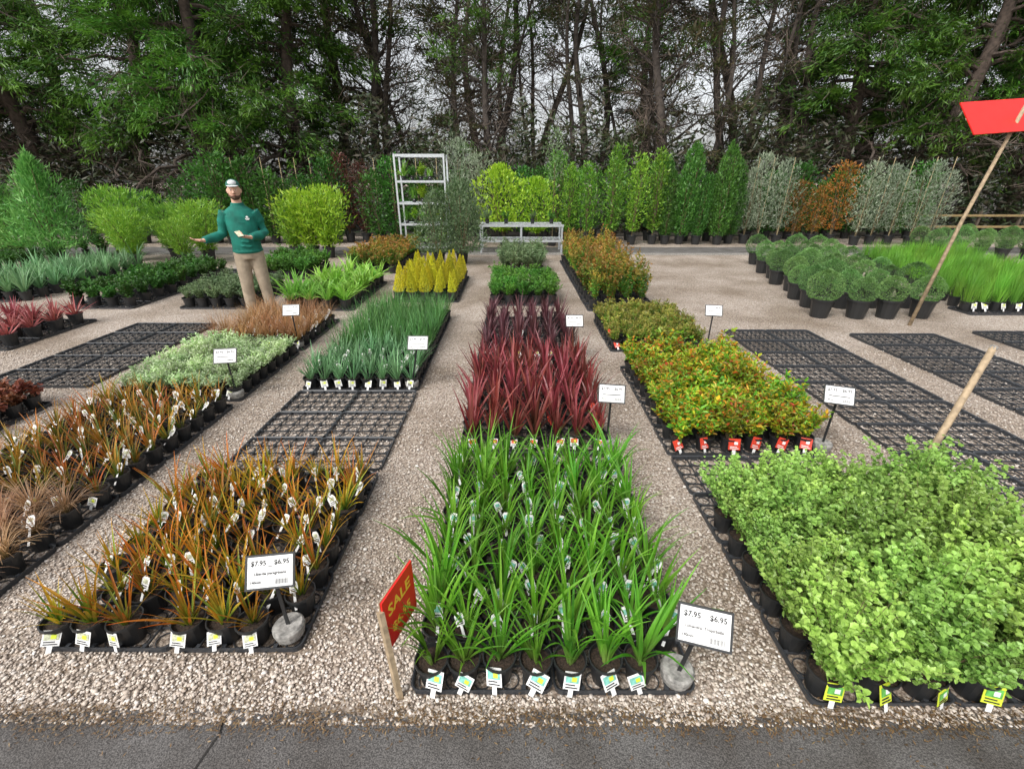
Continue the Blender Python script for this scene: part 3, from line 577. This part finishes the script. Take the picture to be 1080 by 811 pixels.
# ------------------------------------------------------------------ thicket and trees
b=B(); n=60000
x=rng.uniform(-34,34,n); top=3.3+.6*np.sin(x*.9)+.6*np.sin(x*2.3+1)+.45*np.sin(x*5.1)+.3*np.sin(x*11); z=rng.random(n)*top; y=16.9+rng.random(n)*1.9+.3*np.sin(x*3)
D=rng.normal(0,1,(n,3)); D[:,2]=D[:,2]*.7; leaves(b,np.stack([x,y,z],1),D,rng.normal(0,.7,(n,3))+np.array([0,-.7,.5]),.27,.075,0,rng.random(n),False)
tag(ob('thicket',b.mesh('thicket',['thick'])),'dark tangled undergrowth along the foot of the tall trees','undergrowth',None,'stuff')
def tree_meshes(seed,H,Rm,z0,nl,cl,per,tr,sparse=False,mat='cyp',zf=0,lw=(.22,.04)):
    global rng
    rng=np.random.default_rng(seed); bt=B(); bl=B(); bc=B()
    stems=[]
    ns=1 if not sparse else 1+seed%3
    for q in range(ns):
        top=np.array([rng.normal(0,.3) if ns==1 else rng.uniform(-1.9,1.9),rng.normal(0,.5),H*rng.uniform(.85,1)]); w1=rng.uniform(0,6,3); am=.22 if not sparse else .28
        base=np.array([0,0,0.]) if q==0 else np.array([rng.uniform(-.3,.3),rng.uniform(-.2,.2),0])
        tp=lambda f,top=top,w1=w1,am=am,base=base:np.array([base[0]*(1-f)+top[0]*f+am*min(1,f*4)*math.sin(f*7+w1[0]),base[1]+top[1]*f+am*min(1,f*4)*math.sin(f*6+w1[1]),top[2]*f])
        ks=np.linspace(0,1,16); r_=tr*(1.15 if q==0 else rng.uniform(.5,.85)); bt.tube([tp(k) for k in ks],[r_*(1.35 if k==0 else 1)*(1-k*.75) for k in ks],8); stems.append((tp,r_))
    P=[];D=[];T=[]; tw_a=[];tw_b=[]
    for i in range(nl):
        tp,r_=stems[i%ns]
        f=(z0+(H*.9-z0)*(i+rng.random())/nl)/H; p=tp(f); a=rng.uniform(0,2*PI)
        l=Rm*rng.uniform(.55,1.1)*(1-f*.55 if not sparse else .5+.5*math.sin(PI*min(1,f*1.05))); up=rng.uniform(.0,.45) if not sparse else rng.uniform(.1,1.2)
        d=np.array([math.cos(a),math.sin(a),up]); pts=[p]; cur=p.copy()
        for k in range(5):
            dd=d.copy(); dd[2]=up-.16*k*(1 if not sparse else 0); dd+=rng.normal(0,.24,3); cur=cur+dd/np.linalg.norm(dd)*l/5; pts.append(cur.copy())
        r0=r_*.34*(1-f*.6); bl.tube(pts,[r0*(1-.17*k) for k in range(6)],5)
        for q in range(4):
            j=rng.integers(1,5); s=pts[j]; e=s+nrm(rng.normal(0,1,3)+d*.6)*l*rng.uniform(.2,.45); m_=(s+e)/2+rng.normal(0,.06,3); bl.tube([s,m_,e],[.022,.014,.005],3)
            for q2 in range(5): tw_a.append(m_+(e-m_)*rng.random()); tw_b.append(nrm(rng.normal(0,1,3)+d*.5-np.array([0,0,.2])))
        bare = p[2]<zf or (sparse and rng.random()<(.75 if f<.5 else .25))
        if bare:
            for q2 in range(34 if not sparse else 24):
                u=rng.uniform(.5,4.99); j=int(u); tw_a.append(pts[j]+(pts[j+1]-pts[j])*(u-j)); tw_b.append(nrm(rng.normal(0,1,3)+d*.7-np.array([0,0,.25])))
            continue
        for c in range(cl):
            u=rng.uniform(.3,1.02)*5; j=min(4,int(u)); ax=pts[j+1]-pts[j]; ax=ax/np.linalg.norm(ax); ce=pts[j]+(pts[j+1]-pts[j])*(u-j)
            bd=nrm(ax+rng.normal(0,.55,3)*np.array([1,1,.3])); bl_=rng.uniform(.6,1.25); n=int(per*rng.uniform(.6,1.3))
            s_=rng.random(n)**.8; wd=.32*np.sin(PI*np.clip(s_*.85+.12,0,1))
            off=bd[None]*(s_*bl_)[:,None]+rng.normal(0,1,(n,3))*wd[:,None]*np.array([.9,.9,.27]); off[:,2]-=.3*s_**2*bl_
            P.append(ce+off); D.append(bd[None]*.8+rng.normal(0,.5,(n,3))*np.array([1,1,.6])-np.array([0,0,.2])*s_[:,None]); T.append(s_)
    P=np.concatenate(P); D=np.concatenate(D); leaves(bc,P,D,rng.normal(0,.45,P.shape)+np.array([0,-.3,1]),lw[0],lw[1],0,np.concatenate(T),False)
    A=np.array(tw_a); Bd=np.array(tw_b); leaves(bl,A,Bd,rng.normal(0,1,A.shape),.7,.014,1,None,False)
    return bt.mesh('trunk',['barkg' if sparse else 'bark'],True),bl.mesh('limbs',['barkg' if sparse else 'bark','twig']),bc.mesh('crown',[mat])
DT=[tree_meshes(11+i,11,4.0,1.8,60,7,115,.28,False,'cyp',3.1) for i in range(3)]
DB=[tree_meshes(31,11,3.4,1.5,60,4,80,.26,False,'cypb',3.0)]
ST=[tree_meshes(51+i,11,2.1,1.8,46,3,80,.16,True,['cyp','cypb','cyp','cypb'][i%4]) for i in range(6)]
rng=np.random.default_rng(99)
def tree(ms,x,y,rz,sc,label,group,name):
    t=thing(name,label,'tree',(x,y,0),rz,group); ob('trunk',ms[0],t,sc=sc); ob('limbs',ms[1],t,sc=sc); ob('crown',ms[2],t,sc=sc)
for i,(x,y,k) in enumerate([(-20.5,18.6,0),(-17.2,18.0,1),(-13.9,18.4,2),(-10.8,17.9,0),(-7.9,18.4,1)]):
    tree(DT[k],x,y,i*1.3,1,f"dense dark green cypress tree, {ORD[i]} from left in the left clump",'dense cypresses at left','cypress_tree')
for i,(x,y) in enumerate([(-18.8,21.5),(-12.4,21.8),(-7.4,21.6)]):
    tree(DB[0],x,y,i*2.1,1,f"brownish cypress tree behind the left clump, {ORD[i]} from left",'brown cypresses behind left clump','cypress_tree')
for i,(x,y,k) in enumerate([(12.4,18.8,1),(15.4,17.8,0),(18.9,18.2,2)]):
    tree(DT[k],x,y,i*1.7+.5,1,f"dense green cypress tree, {ORD[i]} from left in the right clump",'dense cypresses at right','cypress_tree')
for i,(x,y) in enumerate([(11.4,21.6),(14.8,21.6),(20.5,21.8)]):
    tree(DB[0],x,y,i*2.3+1,1,f"brownish cypress tree behind the right clump, {ORD[i]} from left",'brown cypresses behind right clump','cypress_tree')
for i,(x,y) in enumerate([(-2.0,25.6),(6.2,25.2)]):
    tree(DB[0],x,y,i*1.1+2,.95,f"distant brownish cypress seen between bare trunks, {('left','right')[i]} one",'distant brown cypresses in the middle','cypress_tree')
for i,x in enumerate(ls(-5.2,10.2,13)):
    g=random.uniform(.8,1.5); tree(ST[(i*4)%6 if i%2 else (i+1)%6],x+random.uniform(-.7,.7),random.uniform(18.0,22.5),random.choice([0,PI])+random.uniform(-.8,.8),random.uniform(.88,1.18),f"thin trunked half bare tree, {ORD[i]} from left in the middle gap",'half bare trees in the middle','bare_tree')
# ------------------------------------------------------------------ rack and bench
t=thing('plant_rack','tall galvanised steel plant rack with shelves behind the left beds','rack',(-2.3,12.35,0))
W,Dp,Hh=1.2,.56,2.33
for sx in(-1,1):
    for sy in(-1,1):
        b=B(); b.box((sx*W/2,sy*Dp/2,Hh/2+.08),(.04,.04,Hh-.16)); ob('post',b.mesh('post',['steel']),t)
        b=B(); b.tube([(sx*(W/2-.1)-.015,sy*(Dp/2-.05),.06),(sx*(W/2-.1)+.015,sy*(Dp/2-.05),.06)],.06,12); ob('wheel',b.mesh('wheel',['black']),t)
for z in(.16,.72,1.22,1.72,2.3):
    b=B()
    for sy in(-1,1): b.box((0,sy*(Dp/2-.0),z),(W-.045,.025,.05))
    for sx in(-1,1): b.box((sx*(W/2-.01),0,z),(.024,Dp-.05,.05))
    if z<2.2: b.box((0,0,z),(W-.09,Dp-.05,.018))
    ob('shelf',b.mesh('shelf',['steel']),t)
for z,nme in((.17,'bottom'),(.73,'second'),(1.23,'third'),(1.73,'top')):
    for j in range(5):
        if (j*3+len(nme))%5==0: continue
        pplant('rack_plant',-2.74+j*.22,12.2,F[('frs','reed','frs','hos','grn')[(j+len(nme))%5]],'s',f"small potted plant on the {nme} rack shelf, {ORD[j]} place from left",'plant','plants on the steel rack','w',.95,None,1,True,z)
t=thing('display_bench','long galvanised bench with two shelves at the rear path','bench',(.2,12.55,0))
for z in(.68,.3):
    b=B(); 
    for sy in(-1,1): b.box((0,sy*.35,z),(2.2,.03,.06))
    for k in range(12): b.box((-1.05+k*.19,0,z+.012),(.05,.68,.015))
    ob('shelf',b.mesh('shelf',['steel']),t)
for sx in(-1.06,0,1.06):
    for sy in(-.33,.33):
        b=B(); b.box((sx,sy,.325),(.045,.045,.64)); ob('leg',b.mesh('leg',['steel']),t)
for i,x in enumerate((-.7,-.2,.5,1.0)): pplant('bench_plant',x,12.55,F['grn' if i%2 else 'ggr'],'s',f"small potted plant standing on the bench, {ORD[i]} from left",'plant','plants on the bench',None,1,None,1,True,.705)
t=thing('timber_fence','low timber rail fence at the far right rear','fence',(0,16.2,0))
b=B(); b.box((14.5,0,.66),(6,.03,.07)); ob('rail',b.mesh('rail',['fyel']),t); b=B(); b.box((14.5,0,.3),(6,.03,.07)); ob('rail',b.mesh('rail',['fyel']),t)
for k in range(5):
    b=B(); b.box((11.7+k*1.4,.07,.4),(.07,.07,.8)); ob('post',b.mesh('post',['post']),t)
# ------------------------------------------------------------------ signs
def price_sign(x,y,h,rz,label,lines,tilt=35,lean=(0,0)):
    t=thing('price_sign',label,'sign',(x,y,.03),rz,'price signs on the beds')
    b=B(); b.lathe([(.055,0),(.062,.03),(.062,.048),(.055,.056),(.02,.053),(.001,.055)],n=20); ob('weight',b.mesh('weight',['conc'],False),t)
    b=B(); b.box((lean[0]/2,lean[1]/2,h/2+.02),(.014,.006,h),0,Matrix.Rotation(math.atan2(lean[0],h),3,'Y')); ob('post',b.mesh('post',['black']),t)
    rx=R(90-tilt); p=(lean[0],lean[1]-.008,h)
    b=B(); b.box((0,0,0),(.178,.128,.008)); 
    for s in(-1,1): b.box((s*.086,0,.006),(.007,.128,.004)); b.box((0,s*.0605,.0062),(.165,.007,.004))
    f=ob('frame',b.mesh('frame',['black']),t,p,(rx,0,0))
    b=B(); b.box((0,0,.0052),(.164,.113,.002)); 
    for k in range(14): b.box((.018+k*.0036,-.038,.0065),(.001+.0012*((k*7)%3)/2,.018,.0006),1)
    b.box((0,.012,.0065),(.15,.001,.0006),1)
    if len(lines)<4: b.box((0,-.008,.0065),(.12,.006,.0006),1); b.box((-.02,-.02,.0065),(.07,.003,.0006),1)
    cdm=ob('card',b.mesh('card',['white','ink']),f)
    for s,sz,lx,ly in lines: text(s,sz,'ink',f,(lx,ly,.0068),(0,0,0))
    return t
price_sign(-.93,1.26,.36,R(8),'white price sign on black post at the front left bed corner',L1)
price_sign(.62,1.085,.33,R(-16),'white price sign leaning at the front centre bed corner',L2,38,(.045,-.02))
price_sign(-2.42,3.5,.38,R(10),'white price sign beside the pale cream green plants',PR)
price_sign(-.93,3.72,.42,0,'white price sign at the corner of the blue leaved plants',PR,38,(.09,0))
price_sign(.66,2.70,.42,R(-8),'white price sign at right edge of the burgundy flax',PR)
price_sign(2.17,2.68,.42,R(-20),'white price sign at right edge of the orange yellow shrubs',PR)
price_sign(.62,4.4,.42,0,'white price sign beside the dark purple flax',PR)
price_sign(2.2,4.8,.42,R(-12),'white price sign beside the small olive green shrubs',PR)
price_sign(-2.45,4.8,.42,R(8),'white price sign at the straw orange tufts near the man',PR)
t=thing('red_sign','small red board on a wooden stake at the left front corner of the centre bed','sign',(-.43,1.0,0))
b=B(); b.tube([(.01,.02,0),(-.02,.05,.42)],[(.014,.009)]*2,4); ob('stake',b.mesh('stake',['wood']),t)
ang=math.atan2(.19,.06)
b=B(); b.box((0,0,0),(.2,.24,.012)); b.box((0,0,-.0035),(.206,.246,.004),1)
bd=ob('board',b.mesh('board',['red','wood']),t,(.012,.15,.335),(R(90),0,ang))
text('SALE',.07,'yellow',bd,(0,.045,.0065),(0,0,0)); text('$6.95',.055,'yellow',bd,(0,-.05,.0065),(0,0,0))
t=thing('tall_red_sign','red board on a long leaning wooden pole at the right edge','sign',(5.25,5.72,0))
b=B(); b.tube([(0,0,0),(.15,0,1.3),(.33,-.02,2.5)],[.022,.02,.018],8); ob('pole',b.mesh('pole',['wood'],True),t)
b=B(); b.box((0,0,0),(1.05,.42,.012)); b.box((0,0,-.009),(1.05,.03,.008),1); ob('board',b.mesh('board',['red','wood']),t,(.24,.03,2.4),(R(52),R(-4),R(8)))
t=thing('leaning_stake','bare wooden stake leaning beside the round leaf shrubs','stake',(2.38,2.2,0))
b=B(); b.tube([(0,0,0),(.2,.12,.43),(.405,.25,.87)],[.02,.019,.018],7); ob('pole',b.mesh('pole',['wood'],True),t); b=B(); b.lathe([(.0185,-.01),(.0195,0),(.0195,.012),(.001,.014)],(0,0,0),8); ob('cap',b.mesh('cap',['conc']),t,(.405,.25,.866),(-.25,.45,0))
# ------------------------------------------------------------------ loose pebbles and litter
def inbed(x,y):
    m=np.zeros(len(x),bool)
    for x0,x1,y0,y1 in((CX0,CX1,1.03,4.3),(A0,A0+1.065,1.19,2.4),(A0,A0+1.065,3.66,6),(E0,E0+1.065,1.36,6),(N0,N0+1.065,1,6)): m|=(x>x0)&(x<x1)&(y>y0)&(y<y1)
    return m
n=100000; y=.93+rng.random(n)**1.7*3.8; x=(rng.random(n)*2-1)*(1.5+y*1.25); k=~inbed(x,y)&((y>.965+.03*np.sin(x*7)) | (rng.random(n)<.25)); x=x[k];y=y[k]; n=len(x)
ph=(1+5**.5)/2; ico=nrm(np.array([(-1,ph,0),(1,ph,0),(-1,-ph,0),(1,-ph,0),(0,-1,ph),(0,1,ph),(0,-1,-ph),(0,1,-ph),(ph,0,-1),(ph,0,1),(-ph,0,-1),(-ph,0,1)]))
IF=np.array([(0,11,5),(0,5,1),(0,1,7),(0,7,10),(0,10,11),(1,5,9),(5,11,4),(11,10,2),(10,7,6),(7,1,8),(3,9,4),(3,4,2),(3,2,6),(3,6,8),(3,8,9),(4,9,5),(2,4,11),(6,2,10),(8,6,7),(9,8,1)])
s=rng.uniform(.003,.0068,n)*np.where(rng.random(n)<.06,1.6,1); V=ico[None]*rng.uniform(.75,1.2,(n,12,1)); V=V*np.stack([s*rng.uniform(.9,1.5,n),s,s*rng.uniform(.5,.8,n)],1)[:,None,:]
a=rng.uniform(0,PI,n); ca,sa=np.cos(a)[:,None],np.sin(a)[:,None]; V=np.stack([V[...,0]*ca-V[...,1]*sa+x[:,None],V[...,0]*sa+V[...,1]*ca+y[:,None],V[...,2]+(s*.5)[:,None]+.002],-1)
b=B(); b.add(V.reshape(-1,3),(np.arange(n)[:,None,None]*12+IF[None]).reshape(-1,3)); tag(ob('loose_gravel',b.mesh('loose_gravel',['pebble'],True)),'loose pinkish beige gravel pebbles between the beds','gravel',None,'stuff')
b=B(); n=8000; y=.945+rng.normal(0,.03,n); k=rng.random(n)<.4; y[k]=rng.uniform(.4,3.5,k.sum()); x=(rng.random(n)*2-1)*(1.2+y*1.2); a=rng.uniform(0,6.28,n)
leaves(b,np.stack([x,y,np.full(n,.014)],1),np.stack([np.cos(a),np.sin(a),rng.normal(0,.15,n)],1),rng.normal(0,.2,(n,3))+np.array([0,0,1]),.016,.0045,0,None,False)
tag(ob('leaf_litter',b.mesh('leaf_litter',['litter'])),'brown leaf and bark litter along the asphalt edge','litter',None,'stuff')
print('objects',len(bpy.data.objects))
